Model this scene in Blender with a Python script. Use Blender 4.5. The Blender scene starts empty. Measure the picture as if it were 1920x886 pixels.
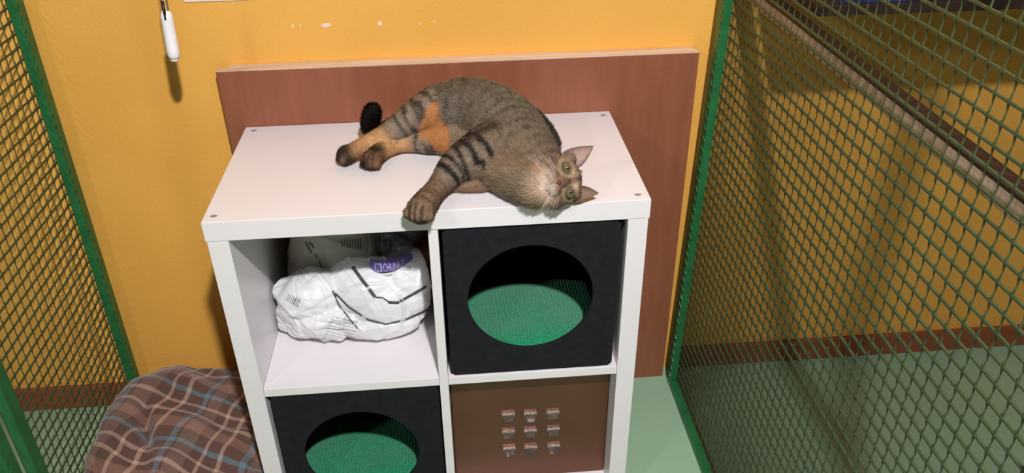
import bpy, bmesh, math, random
import numpy as np
from mathutils import Vector, Matrix, noise
from mathutils.bvhtree import BVHTree

random.seed(7); RNG = np.random.default_rng(7)
S = bpy.context.scene
COL = S.collection

# ---------------------------------------------------------------- camera, light, exposure
CAM = Vector((0.4269, -1.5869, 1.4497)); FPX = 1511.96
PITCH, YAW, ROLL = -0.5552, 0.0789, -0.013
cp, sp, cy, sy, cr, sr = math.cos(PITCH), math.sin(PITCH), math.cos(YAW), math.sin(YAW), math.cos(ROLL), math.sin(ROLL)
FWD = Vector((sy*cp, cy*cp, sp)); _r = Vector((cy, -sy, 0)); _u = _r.cross(FWD)
RIGHT = _r*cr + _u*sr; UP = -_r*sr + _u*cr
cam_d = bpy.data.cameras.new('camera'); cam = bpy.data.objects.new('camera', cam_d); COL.objects.link(cam)
cam.matrix_world = Matrix(((RIGHT.x, UP.x, -FWD.x, CAM.x), (RIGHT.y, UP.y, -FWD.y, CAM.y), (RIGHT.z, UP.z, -FWD.z, CAM.z), (0, 0, 0, 1)))
cam_d.sensor_width = 36; cam_d.lens = FPX/1920*36; cam_d.clip_start = 0.02
S.camera = cam

S.view_settings.view_transform = 'Standard'; S.view_settings.look = 'None'
S.view_settings.gamma = 1; S.view_settings.use_curve_mapping = False
S.view_settings.exposure = 0.0
w = bpy.data.worlds.new('world'); S.world = w; w.use_nodes = True
w.node_tree.nodes['Background'].inputs[0].default_value = (1, .93, .85, 1)
w.node_tree.nodes['Background'].inputs[1].default_value = 0.02

LAMP = Vector((0.66, -1.9, 2.39)); LAMP_POWER = 68
ld = bpy.data.lights.new('lamp_light', 'AREA'); ld.shape = 'DISK'; ld.size = 0.085; ld.energy = LAMP_POWER; ld.color = (1, .98, .99)
lo = bpy.data.objects.new('lamp_light', ld); COL.objects.link(lo); lo.location = LAMP
lo.rotation_euler = (math.radians(25), 0, 0)
ld2 = bpy.data.lights.new('far_lamp_light', 'AREA'); ld2.shape = 'DISK'; ld2.size = 0.25; ld2.energy = 22; ld2.color = (1, .98, .99)
lo2 = bpy.data.objects.new('far_lamp_light', ld2); COL.objects.link(lo2); lo2.location = (-1.3, -2.6, 2.39)
lo2.rotation_euler = (math.radians(20), 0, 0)

def at(px, py, x=None, y=None, z=None):
    """point of the room seen at a photograph pixel, on the plane x=, y= or z="""
    d = FWD + RIGHT*((px-960)/FPX) - UP*((py-443)/FPX)
    ax, v = (0, x) if x is not None else (1, y) if y is not None else (2, z)
    return CAM + d*((v-CAM[ax])/d[ax])

def lin(r, g, b):
    f = lambda c: (c/255/12.92) if c/255 <= .04045 else ((c/255+.055)/1.055)**2.4
    return (f(r), f(g), f(b), 1)

# ---------------------------------------------------------------- materials
def mat(name, col, rough=.6, metal=0, spec=.5, col2=None, nscale=8, ndetail=4, bump=0, bscale=200, stretch=None, coat=0, alpha=1, trans=0, rnoise=0):
    m = bpy.data.materials.new(name); m.use_nodes = True; t = m.node_tree; n = t.nodes; l = t.links
    b = n['Principled BSDF']
    b.inputs['Base Color'].default_value = col; b.inputs['Roughness'].default_value = rough
    b.inputs['Metallic'].default_value = metal; b.inputs['Specular IOR Level'].default_value = spec
    b.inputs['Coat Weight'].default_value = coat; b.inputs['Alpha'].default_value = alpha
    b.inputs['Transmission Weight'].default_value = trans
    tc = n.new('ShaderNodeTexCoord'); mp = n.new('ShaderNodeMapping'); l.new(tc.outputs['Object'], mp.inputs[0])
    if stretch: mp.inputs['Scale'].default_value = stretch
    if col2:
        nz = n.new('ShaderNodeTexNoise'); nz.inputs['Scale'].default_value = nscale; nz.inputs['Detail'].default_value = ndetail
        l.new(mp.outputs[0], nz.inputs['Vector'])
        rp = n.new('ShaderNodeValToRGB'); rp.color_ramp.elements[0].position = .35; rp.color_ramp.elements[1].position = .65
        rp.color_ramp.elements[0].color = col; rp.color_ramp.elements[1].color = col2
        l.new(nz.outputs[0], rp.inputs[0]); l.new(rp.outputs[0], b.inputs['Base Color'])
    if rnoise:
        nr = n.new('ShaderNodeTexNoise'); nr.inputs['Scale'].default_value = 25; l.new(mp.outputs[0], nr.inputs['Vector'])
        mr = n.new('ShaderNodeMapRange'); mr.inputs[3].default_value = rough-rnoise; mr.inputs[4].default_value = rough+rnoise
        l.new(nr.outputs[0], mr.inputs[0]); l.new(mr.outputs[0], b.inputs['Roughness'])
    if bump:
        nb = n.new('ShaderNodeTexNoise'); nb.inputs['Scale'].default_value = bscale; nb.inputs['Detail'].default_value = 3
        l.new(tc.outputs['Object'], nb.inputs['Vector'])
        bp = n.new('ShaderNodeBump'); bp.inputs['Strength'].default_value = bump; bp.inputs['Distance'].default_value = .002
        l.new(nb.outputs[0], bp.inputs['Height']); l.new(bp.outputs[0], b.inputs['Normal'])
    return m

M = dict(
 wall=mat('yellow_paint', lin(234, 174, 78), .55, col2=lin(229, 168, 74), nscale=5, bump=.35, bscale=260),
 ceil=mat('ceiling_paint', lin(120, 112, 104), .8, col2=lin(114, 108, 100), bump=.1),
 far=mat('far_wall_paint', lin(128, 104, 96), .8, col2=lin(122, 98, 92), bump=.1),
 floor=mat('mint_floor_paint', lin(146, 180, 150), .42, col2=lin(151, 184, 154), nscale=3, bump=.15, bscale=60, rnoise=.08),
 base=mat('brown_baseboard', lin(138, 80, 48), .5, col2=lin(140, 72, 45), bump=.1),
 basey=mat('orange_baseboard', lin(205, 125, 45), .5, col2=lin(196, 118, 40), bump=.1),
 board=mat('red_brown_plywood', lin(146, 88, 62), .42, col2=lin(136, 80, 55), nscale=7, stretch=(5, 1, .7), bump=.25, bscale=300),
 pine=mat('pale_raw_wood', lin(222, 196, 170), .6, col2=lin(205, 176, 148), nscale=6, stretch=(1, 8, 8), bump=.2),
 pine2=mat('weathered_timber', lin(196, 172, 150), .65, col2=lin(160, 138, 118), nscale=10, stretch=(8, .8, 8), bump=.2),
 darkwood=mat('dark_stained_wood', lin(60, 42, 36), .6, col2=lin(48, 34, 30), nscale=10, bump=.2),
 white=mat('white_melamine', lin(228, 223, 225), .36, col2=lin(225, 219, 221), nscale=4, bump=.06, bscale=500, rnoise=.04),
 screw=mat('screw_cap', lin(168, 160, 156), .45, metal=.2, col2=lin(120, 114, 110), nscale=300),
 green=mat('green_enamel', lin(34, 106, 58), .4, col2=lin(28, 92, 50), nscale=30, bump=.3, bscale=90, rnoise=.08),
 wire=mat('green_coated_wire', lin(62, 76, 48), .5, col2=lin(52, 66, 40), nscale=40, bump=.2),
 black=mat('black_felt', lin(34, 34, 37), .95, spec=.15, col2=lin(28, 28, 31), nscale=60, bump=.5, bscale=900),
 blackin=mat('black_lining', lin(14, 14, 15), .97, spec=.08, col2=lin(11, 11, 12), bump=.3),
 handle=mat('white_plastic', lin(238, 236, 238), .3, col2=lin(232, 230, 233), nscale=20),
 steel=mat('steel_wire', lin(150, 150, 155), .3, metal=1, col2=lin(120, 120, 125)),
 blue=mat('navy_fabric', lin(40, 70, 150), .85, col2=lin(20, 36, 90), nscale=14, bump=.5),
 sack=mat('white_plastic_film', lin(226, 226, 228), .28, col2=lin(214, 213, 216), nscale=9, bump=.25, bscale=45, rnoise=.1),
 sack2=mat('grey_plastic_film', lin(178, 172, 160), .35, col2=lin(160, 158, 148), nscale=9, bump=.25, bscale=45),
 ink=mat('dark_print', lin(60, 58, 62), .35, col2=lin(78, 76, 80), nscale=200),
 inkg=mat('grey_print', lin(168, 168, 172), .35, col2=lin(196, 196, 200), nscale=240),
 purple=mat('purple_print', lin(98, 76, 160), .3, col2=lin(84, 64, 144), nscale=60),
 lilac=mat('lilac_print', lin(200, 186, 226), .3, col2=lin(186, 172, 216), nscale=60),
 tape=mat('translucent_strap', lin(232, 232, 234), .2, col2=lin(222, 222, 226), alpha=.6),
 clear=mat('smoky_clear_plastic', lin(84, 80, 78), .12, col2=lin(46, 44, 46), nscale=16, alpha=.62, bump=.4, bscale=40),
 chips=mat('pale_plaster', lin(240, 224, 206), .7, col2=lin(230, 210, 196), nscale=90),
 pipe=mat('black_plastic', lin(20, 20, 22), .45, col2=lin(15, 15, 17)),
 eye=mat('eye_iris', lin(112, 104, 72), .08, col2=lin(84, 80, 56), nscale=300, coat=1),
 pupil=mat('eye_pupil', lin(8, 8, 8), .05, coat=1, col2=lin(6, 6, 6)),
 nose=mat('nose_leather', lin(92, 54, 44), .5, col2=lin(80, 46, 38), nscale=300),
 whisk=mat('whisker_hair', lin(225, 215, 205), .4, col2=lin(235, 225, 215)),
 claw=mat('paw_pad', lin(40, 30, 28), .6, col2=lin(52, 38, 34), nscale=100),
)

# brown glossy door: smoked plastic over brown
m = mat('smoked_brown_panel', lin(112, 68, 48), .36, metal=.6, col2=lin(98, 60, 42), nscale=5, coat=.2, bump=.12, bscale=30); m.node_tree.nodes['Principled BSDF'].inputs['Coat Roughness'].default_value = .3
M['door'] = m
M['mirror'] = mat('mirror_tile', lin(124, 96, 84), .3, metal=.4, col2=lin(70, 64, 70), nscale=40, bump=.15, bscale=120)
M['lip'] = mat('bright_edge', lin(200, 190, 186), .25, metal=.5, col2=lin(110, 100, 98), nscale=320)

# cushion: corduroy ribs
m = mat('green_corduroy', lin(20, 132, 88), .9, spec=.2); t = m.node_tree; n = t.nodes; l = t.links
tc = n.new('ShaderNodeTexCoord'); nz = n.new('ShaderNodeTexNoise'); nz.inputs['Scale'].default_value = 420; nz.inputs['Detail'].default_value = 2
l.new(tc.outputs['Object'], nz.inputs[0])
rp = n.new('ShaderNodeValToRGB'); rp.color_ramp.elements[0].color = lin(8, 104, 68); rp.color_ramp.elements[1].color = lin(40, 158, 110)
rp.color_ramp.elements[0].position = .35; rp.color_ramp.elements[1].position = .68
l.new(nz.outputs[0], rp.inputs[0]); l.new(rp.outputs[0], n['Principled BSDF'].inputs['Base Color'])
bp = n.new('ShaderNodeBump'); bp.inputs['Strength'].default_value = .8; bp.inputs['Distance'].default_value = .002
l.new(nz.outputs[0], bp.inputs['Height']); l.new(bp.outputs[0], n['Principled BSDF'].inputs['Normal'])
n['Principled BSDF'].inputs['Sheen Weight'].default_value = .3
M['cord'] = m

# plaid: stripes from the cloth's own UVs (metres)
m = bpy.data.materials.new('plaid_wool'); m.use_nodes = True; t = m.node_tree; n = t.nodes; l = t.links
b = n['Principled BSDF']; b.inputs['Roughness'].default_value = .95; b.inputs['Specular IOR Level'].default_value = .1
uv = n.new('ShaderNodeUVMap'); uv.uv_map = 'cloth'; sx = n.new('ShaderNodeSeparateXYZ'); l.new(uv.outputs[0], sx.inputs[0])
def plaid_axis(out, period, bands, base):
    mm = n.new('ShaderNodeMath'); mm.operation = 'DIVIDE'; l.new(out, mm.inputs[0]); mm.inputs[1].default_value = period
    fr = n.new('ShaderNodeMath'); fr.operation = 'FRACT'; l.new(mm.outputs[0], fr.inputs[0])
    r = n.new('ShaderNodeValToRGB'); r.color_ramp.interpolation = 'LINEAR'
    e = r.color_ramp.elements; e[0].position = 0; e[0].color = base; e[1].position = 1; e[1].color = base
    for p0, p1, c in bands:
        for p, cc in ((p0-.008, base), (p0, c), (p1, c), (p1+.008, base)):
            x = e.new(p); x.color = cc
    l.new(fr.outputs[0], r.inputs[0]); return r.outputs[0]
BR = lin(96, 72, 64)
ca = plaid_axis(sx.outputs[0], .165, [(.10, .155, lin(192, 160, 144)), (.40, .46, lin(104, 128, 144)), (.50, .68, lin(128, 104, 94)), (.84, .885, lin(186, 154, 138))], BR)
cb = plaid_axis(sx.outputs[1], .150, [(.08, .125, lin(182, 152, 138)), (.30, .37, lin(100, 132, 146)), (.55, .74, lin(150, 112, 98)), (.86, .91, lin(186, 156, 140))], BR)
mx = n.new('ShaderNodeMix'); mx.data_type = 'RGBA'; mx.inputs[0].default_value = .5; l.new(ca, mx.inputs[6]); l.new(cb, mx.inputs[7])
mg = n.new('ShaderNodeMix'); mg.data_type = 'RGBA'; mg.blend_type = 'MULTIPLY'; mg.inputs[0].default_value = 1
nz = n.new('ShaderNodeTexNoise'); nz.inputs['Scale'].default_value = 300; l.new(uv.outputs[0], nz.inputs[0])
r2 = n.new('ShaderNodeValToRGB'); r2.color_ramp.elements[0].color = (.7, .7, .7, 1); r2.color_ramp.elements[1].color = (1.15, 1.15, 1.15, 1)
l.new(nz.outputs[0], r2.inputs[0]); l.new(mx.outputs[2], mg.inputs[6]); l.new(r2.outputs[0], mg.inputs[7]); l.new(mg.outputs[2], b.inputs['Base Color'])
bp = n.new('ShaderNodeBump'); bp.inputs['Strength'].default_value = .5; bp.inputs['Distance'].default_value = .002; l.new(nz.outputs[0], bp.inputs['Height']); l.new(bp.outputs[0], b.inputs['Normal'])
b.inputs['Sheen Weight'].default_value = .25
M['plaid'] = m

# fur: the animal's own colours plus painted crease shade (attribute 'fur')
def furmat(name, rough):
    m = bpy.data.materials.new(name); m.use_nodes = True; t = m.node_tree
    a = t.nodes.new('ShaderNodeAttribute'); a.attribute_name = 'fur'
    b = t.nodes['Principled BSDF']; b.inputs['Roughness'].default_value = rough; b.inputs['Specular IOR Level'].default_value = .25
    t.links.new(a.outputs['Color'], b.inputs['Base Color']); return m
M['skin'] = furmat('tabby_undercoat', .8); M['fur'] = furmat('tabby_fur', .6)

# ---------------------------------------------------------------- mesh helpers
def link(name, me, m=None, parent=None):
    o = bpy.data.objects.new(name, me); COL.objects.link(o)
    if m is not None:
        for k in (m if isinstance(m, (list, tuple)) else [m]): me.materials.append(k)
    if parent: o.parent = parent; o.matrix_parent_inverse = Matrix.Identity(4); o.location = -Vector(parent_base(parent))
    return o
def parent_base(p):
    v = Vector(p.location)
    while p.parent: p = p.parent; v += p.location
    return v
def tag(o, label, cat, group=None, kind=None):
    o['label'] = label; o['category'] = cat
    if group: o['group'] = group
    if kind: o['kind'] = kind
    return o
def struct(o): o['kind'] = 'structure'; return o
def empty(name, loc, label, cat, group=None):
    o = bpy.data.objects.new(name, None); COL.objects.link(o); o.location = loc; o.empty_display_size = .05
    return tag(o, label, cat, group)

class MB:
    def __init__(s): s.bm = bmesh.new()
    def box(s, a, b, bev=0, rot=None, piv=None, seg=2):
        a, b = Vector(a), Vector(b); c = (a+b)/2; d = b-a
        r = bmesh.ops.create_cube(s.bm, size=1, matrix=Matrix.Translation(c) @ Matrix.Diagonal((abs(d.x), abs(d.y), abs(d.z), 1)))
        vs = r['verts']
        if bev:
            es = list({e for v in vs for e in v.link_edges})
            q = bmesh.ops.bevel(s.bm, geom=es, offset=bev, segments=seg, profile=.5, affect='EDGES'); vs = list({v for f in q['faces'] for v in f.verts} | {v for v in vs if v.is_valid})
        if rot is not None: bmesh.ops.rotate(s.bm, verts=vs, cent=piv or c, matrix=rot)
        return vs
    def tube(s, pts, r, n=8, cap=True):
        pts = [Vector(p) for p in pts]; rs = r if isinstance(r, (list, tuple)) else [r]*len(pts); rings = []
        for i, p in enumerate(pts):
            t = (pts[min(i+1, len(pts)-1)]-pts[max(i-1, 0)]).normalized()
            a = t.cross(Vector((0, 0, 1)) if abs(t.z) < .9 else Vector((1, 0, 0))).normalized(); bb = t.cross(a)
            rings.append([s.bm.verts.new(p+(a*math.cos(2*math.pi*k/n)+bb*math.sin(2*math.pi*k/n))*rs[i]) for k in range(n)])
        for A, B in zip(rings, rings[1:]):
            for k in range(n): s.bm.faces.new((A[k], A[(k+1) % n], B[(k+1) % n], B[k]))
        if cap: s.bm.faces.new(rings[0][::-1]); s.bm.faces.new(rings[-1])
    def sph(s, c, r, sc=(1, 1, 1), n=16, rot=None):
        Mx = Matrix.Translation(Vector(c)) @ (rot.to_4x4() if rot is not None else Matrix.Identity(4)) @ Matrix.Diagonal((sc[0]*r, sc[1]*r, sc[2]*r, 1))
        bmesh.ops.create_uvsphere(s.bm, u_segments=n, v_segments=n//2, radius=1, matrix=Mx)
    def build(s, name, m, parent=None, smooth=False):
        bmesh.ops.recalc_face_normals(s.bm, faces=s.bm.faces)
        me = bpy.data.meshes.new(name); s.bm.to_mesh(me); s.bm.free()
        if smooth: me.shade_smooth()
        return link(name, me, m, parent)
def box(name, a, b, m, parent=None, bev=0):
    k = MB(); k.box(a, b, bev); return k.build(name, m, parent)

def npmesh(name, V, F, m, parent=None, smooth=True):
    me = bpy.data.meshes.new(name); me.from_pydata([tuple(v) for v in V], [], F); me.update()
    if smooth: me.shade_smooth()
    return link(name, me, m, parent)

# ---------------------------------------------------------------- the room
WY = .04                                                    # back wall plane
X0, X1, Y0, HC = -2.4, 3.2, -3.4, 2.55
struct(box('floor', (X0, Y0, -.05), (X1, WY+.1, 0), M['floor']))
struct(box('ceiling', (X0, Y0, HC), (X1, WY+.1, HC+.05), M['ceil']))
wb = struct(box('wall_back', (X0, WY, 0), (X1, WY+.1, HC), M['wall']))
struct(box('wall_left', (X0-.1, Y0, 0), (X0, WY+.1, HC), M['far']))
struct(box('wall_right', (X1, Y0, 0), (X1+.1, WY+.1, HC), M['far']))
struct(box('wall_front', (X0-.1, Y0-.1, 0), (X1+.1, Y0, HC), M['far']))
struct(box('baseboard_left', (X0, WY-.012, 0), (-.405, WY, .068), M['base'], bev=.002))
struct(box('baseboard_right', (1.0, WY-.012, 0), (X1, WY, .066), M['base'], bev=.002))
struct(box('baseboard_middle', (-.375, WY-.012, 0), (-.045, WY, .088), M['basey'], bev=.003))
# flakes where paint came off
def flake(px, py, w, h, name='plaster_flake'):
    k = MB(); c = at(px, py, y=WY); nn = 11
    k1 = [k.bm.verts.new((c.x+math.cos(a)*w/2*(.8+.3*random.random()), WY-.0006, c.z+math.sin(a)*h/2*(.75+.35*random.random()))) for a in [i*2*math.pi/nn for i in range(nn)]]
    f = k.bm.faces.new(k1); q = bmesh.ops.extrude_face_region(k.bm, geom=[f]); bmesh.ops.translate(k.bm, verts=[v for v in q['geom'] if isinstance(v, bmesh.types.BMVert)], vec=(0, .0008, 0))
    return k.build(name, M['chips'], wb)
for a in ((611, 47, .022, .009), (712, 44, .009, .009), (549, 48, .004, .009), (563, 48, .002, .006), (786, 44, .002, .008), (814, 40, .003, .008), (960, 104, .002, .009)): flake(*a)
k = MB(); a = at(345, 0, y=WY); b_ = at(468, 0, y=WY)
k.box((a.x, WY-.003, a.z-.004), (b_.x, WY+.001, a.z+.012), .001); k.build('paper_strip', M['chips'], wb)

# ceiling lamps (disc lamps whose light is set above)
def emit(name, c, s):
    m = bpy.data.materials.new(name); m.use_nodes = True; bb = m.node_tree.nodes['Principled BSDF']
    bb.inputs['Emission Color'].default_value = c; bb.inputs['Emission Strength'].default_value = s; return m
EM = emit('lamp_diffuser_glow', (1, .9, .79, 1), 4)
def ceiling_lamp(loc, label):
    e = empty('ceiling_lamp', (loc[0], loc[1], HC), label, 'lamp')
    k = MB(); k.tube([(loc[0], loc[1], HC), (loc[0], loc[1], HC-.02), (loc[0], loc[1], HC-.021), (loc[0], loc[1], HC-.05)], [.03, .03, .14, .15], 40); k.build('lamp_housing', M['handle'], e, True)
    k = MB(); k.tube([(loc[0], loc[1], HC-.0505), (loc[0], loc[1], HC-.07), (loc[0], loc[1], HC-.08)], [.13, .11, .05], 40); k.build('lamp_diffuser', EM, e, True)
ceiling_lamp(LAMP, 'white round ceiling lamp above the shelf unit, nearer the right cage panel')
ceiling_lamp(lo2.location, 'white round ceiling lamp farther left above the left cage')

# ---------------------------------------------------------------- plywood board behind the unit
pb = tag(empty('plywood_board', (.456, .009, 0), 'x', 'board'), 'reddish brown plywood board leaning upright behind the white shelf unit', 'board')
box('panel', (-.038, .001, 0), (.949, .017, .886), M['board'], pb, .0015)
k = MB(); k.box((-.0375, .0012, .8855), (.9485, .0168, .8872), .0004)
k.build('top_edge', M['pine'], pb)
box('batten', (-.018, .0175, .79), (.946, .0385, .887), M['pine'], pb, .002)

# ---------------------------------------------------------------- shelf unit
W_, D_, H_, T_ = .765, .39, .765, .038
d0, d1, s1, s0 = .3757, .3931, .3885, .3694
su = empty('shelf_unit', (W_/2, -D_/2, 0), 'white four-compartment cube shelf unit standing against the plywood board', 'shelf unit')
k = MB(); k.box((0, -D_, H_-T_), (W_, 0, H_), .0012); k.build('top_panel', M['white'], su)
k = MB(); k.box((.002, -D_+.001, 0), (T_, -.001, H_-T_-.0004), .001); k.build('side_panel', M['white'], su)
k = MB(); k.box((W_-T_, -D_+.001, 0), (W_-.002, -.001, H_-T_-.0004), .001); k.build('side_panel', M['white'], su)
k = MB(); k.box((T_+.0003, -D_+.001, 0), (W_-T_-.0003, -.001, T_), .001); k.build('bottom_panel', M['white'], su)
k = MB(); k.box((T_+.0003, -D_+.002, s0), (d0-.0003, -.001, s1), .001); k.box((d1+.0003, -D_+.002, s0), (W_-T_-.0003, -.001, s1), .001); k.build('shelf_board', M['white'], su)
k = MB(); k.box((d0, -D_+.002, T_+.0003), (d1, -.001, H_-T_-.0006), .001); k.build('divider', M['white'], su)
for px, py in ((476, 245), (1131, 216), (401, 405), (1196, 365)):
    c = at(px, py, z=H_); k = MB()
    k.tube([(c.x, c.y, H_-.001), (c.x, c.y, H_+.0006)], .0042, 16)
    k.box((c.x-.006, c.y-.002, H_+.0002), (c.x+.006, c.y+.002, H_+.0012), .0004)
    k.build('screw_cap', M['screw'], su)

# ---------------------------------------------------------------- black cat cubes with round holes
def rrect(cx, cz, hw, hh, r, n):
    out = []
    for i in range(n):
        a = 2*math.pi*i/n; dx, dz = math.cos(a), math.sin(a)
        tt = min(hw/abs(dx) if abs(dx) > 1e-6 else 9, hh/abs(dz) if abs(dz) > 1e-6 else 9)
        x, z = dx*tt, dz*tt
        qx, qz = abs(x)-(hw-r), abs(z)-(hh-r)
        if qx > 0 and qz > 0:
            L = math.hypot(qx, qz); x = math.copysign(hw-r+qx/L*r, x); z = math.copysign(hh-r+qz/L*r, z)
        out.append((cx+x, cz+z))
    return out
def cat_cube(x0, x1, z0, z1, cxz, R, yf, label):
    e = empty('cat_cube', ((x0+x1)/2, yf+.17, z0), label, 'cat house', 'black cat cubes in the shelf unit')
    n = 128; cx, cz = (x0+x1)/2, (z0+z1)/2; t = .007
    outer = rrect(cx, cz, (x1-x0)/2, (z1-z0)/2, .007, n)
    inner = [(cxz[0]+R*math.cos(2*math.pi*i/n), cxz[1]+R*math.sin(2*math.pi*i/n)) for i in range(n)]
    k = MB(); bm = k.bm
    rings = []
    for ring, y in ((outer, yf+t), (outer, yf+.0015), ([(cx+(x-cx)*.993, cz+(z-cz)*.993) for x, z in outer], yf), ([(cxz[0]+(x-cxz[0])*1.008, cxz[1]+(z-cxz[1])*1.008) for x, z in inner], yf), (inner, yf+.0012), (inner, yf+t)):
        rings.append([bm.verts.new((x, y, z)) for x, z in ring])
    for A, B in zip(rings, rings[1:]+rings[:1]):
        for i in range(n): bm.faces.new((A[i], A[(i+1) % n], B[(i+1) % n], B[i]))
    k.build('front_panel', M['black'], e)
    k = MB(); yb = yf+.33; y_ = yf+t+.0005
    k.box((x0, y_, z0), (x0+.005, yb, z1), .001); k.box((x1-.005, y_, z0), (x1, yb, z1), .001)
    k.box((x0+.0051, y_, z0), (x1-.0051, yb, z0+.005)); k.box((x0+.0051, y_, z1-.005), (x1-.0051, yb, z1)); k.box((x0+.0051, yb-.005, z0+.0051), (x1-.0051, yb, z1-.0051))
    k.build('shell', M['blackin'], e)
    return e
def cushion(x0, x1, y0, y1, z0, h, label, seed):
    nx, ny = 340, 90; V = []; F = []
    off = Vector((seed, 0, 0))
    for side in (0, 1):
        for j in range(ny+1):
            for i in range(nx+1):
                u, v = i/nx*2-1, j/ny*2-1
                e = max(0, (1-abs(u)**5)*(1-abs(v)**5))**.42
                x = (x0+x1)/2+u*(x1-x0)/2; y = (y0+y1)/2+v*(y1-y0)/2
                rib = .0032*abs(math.sin(math.pi*(x+.006*noise.noise(Vector((x*9, y*9, seed))))/.0072))
                lump = .007*noise.noise(Vector((x*11, y*11, seed)))
                if side == 0: z = z0+h*.35+(h*.65+lump+rib)*e
                else: z = z0+h*.35*(1-e)
                V.append((x, y, z))
    N = (nx+1)*(ny+1)
    for j in range(ny):
        for i in range(nx):
            a = j*(nx+1)+i; F.append((a, a+1, a+nx+2, a+nx+1)); F.append((N+a, N+a+nx+1, N+a+nx+2, N+a+1))
    me_o = npmesh('cushion', V, F, M['cord']); bm = bmesh.new(); bm.from_mesh(me_o.data); bmesh.ops.remove_doubles(bm, verts=bm.verts, dist=1e-5); bm.to_mesh(me_o.data); bm.free(); me_o.data.shade_smooth()
    return tag(me_o, label, 'cushion', 'green ribbed cushions in the cat cubes')
cat_cube(.3995, .7165, .3888, .7225, (.5555, .5635), .1165, -.384, 'black felt cat cube with a round hole in the upper right compartment')
cushion(.4055, .7105, -.375, -.140, .3942, .055, 'green ribbed cushion inside the upper right black cube', 1.3)
cat_cube(.0455, .3725, .0383, .3655, (.2065, .193), .1165, -.384, 'black felt cat cube with a round hole in the lower left compartment')
cushion(.052, .366, -.375, -.140, .0437, .055, 'green ribbed cushion inside the lower left black cube', 4.1)

# ---------------------------------------------------------------- brown insert with nine tiles
db = empty('door_insert', (.56, -.33, .0385), 'brown glossy door insert with nine mirrored squares in the lower right compartment', 'door')
box('panel', (.3945, -.338, .0385), (.7255, -.322, .3685), M['door'], db, .002)
TILES = [[(953, 781), (994, 779), (1036, 777)], [(953, 813), (994, 811), (1037, 808)], [(955, 844), (995, 842), (1038, 839)]]
for r_ in range(3):
    for c_ in range(3):
        k = MB(); y = -.3382; h = .0108; q_ = at(*TILES[r_][c_], y=y); x, z = q_.x, q_.z
        tilt = Matrix.Rotation(math.radians((-7, 2, 5)[(r_+c_) % 3]), 3, 'X') @ Matrix.Rotation(math.radians((4, -5, 1)[(r_*2+c_) % 3]), 3, 'Z')
        k.box((x-h, y-.0022, z-h*1.15), (x+h, y, z+h*.8), .0006, rot=tilt)
        tile = k.build('mirror_tile', M['mirror'], db)
        k = MB(); k.box((x-h-.003, y-.006, z+h*.85), (x+h+.003, y+.0004, z+h*.85+.0030), .0006)
        k.box((x-h-.0026, y-.005, z+h*.45), (x-h-.0013, y+.0004, z+h*.85), .0004); k.box((x+h+.0013, y-.005, z+h*.45), (x+h+.0026, y+.0004, z+h*.85), .0004)
        if (r_+2*c_) % 4 == 2: k.box((x-h*.6, y-.0055, z-h*1.25), (x+h*(.9 if (r_+c_) % 2 else -.1), y+.0004, z-h*.95), .0005)
        k.build('edge_lip', M['lip'], tile)

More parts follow.
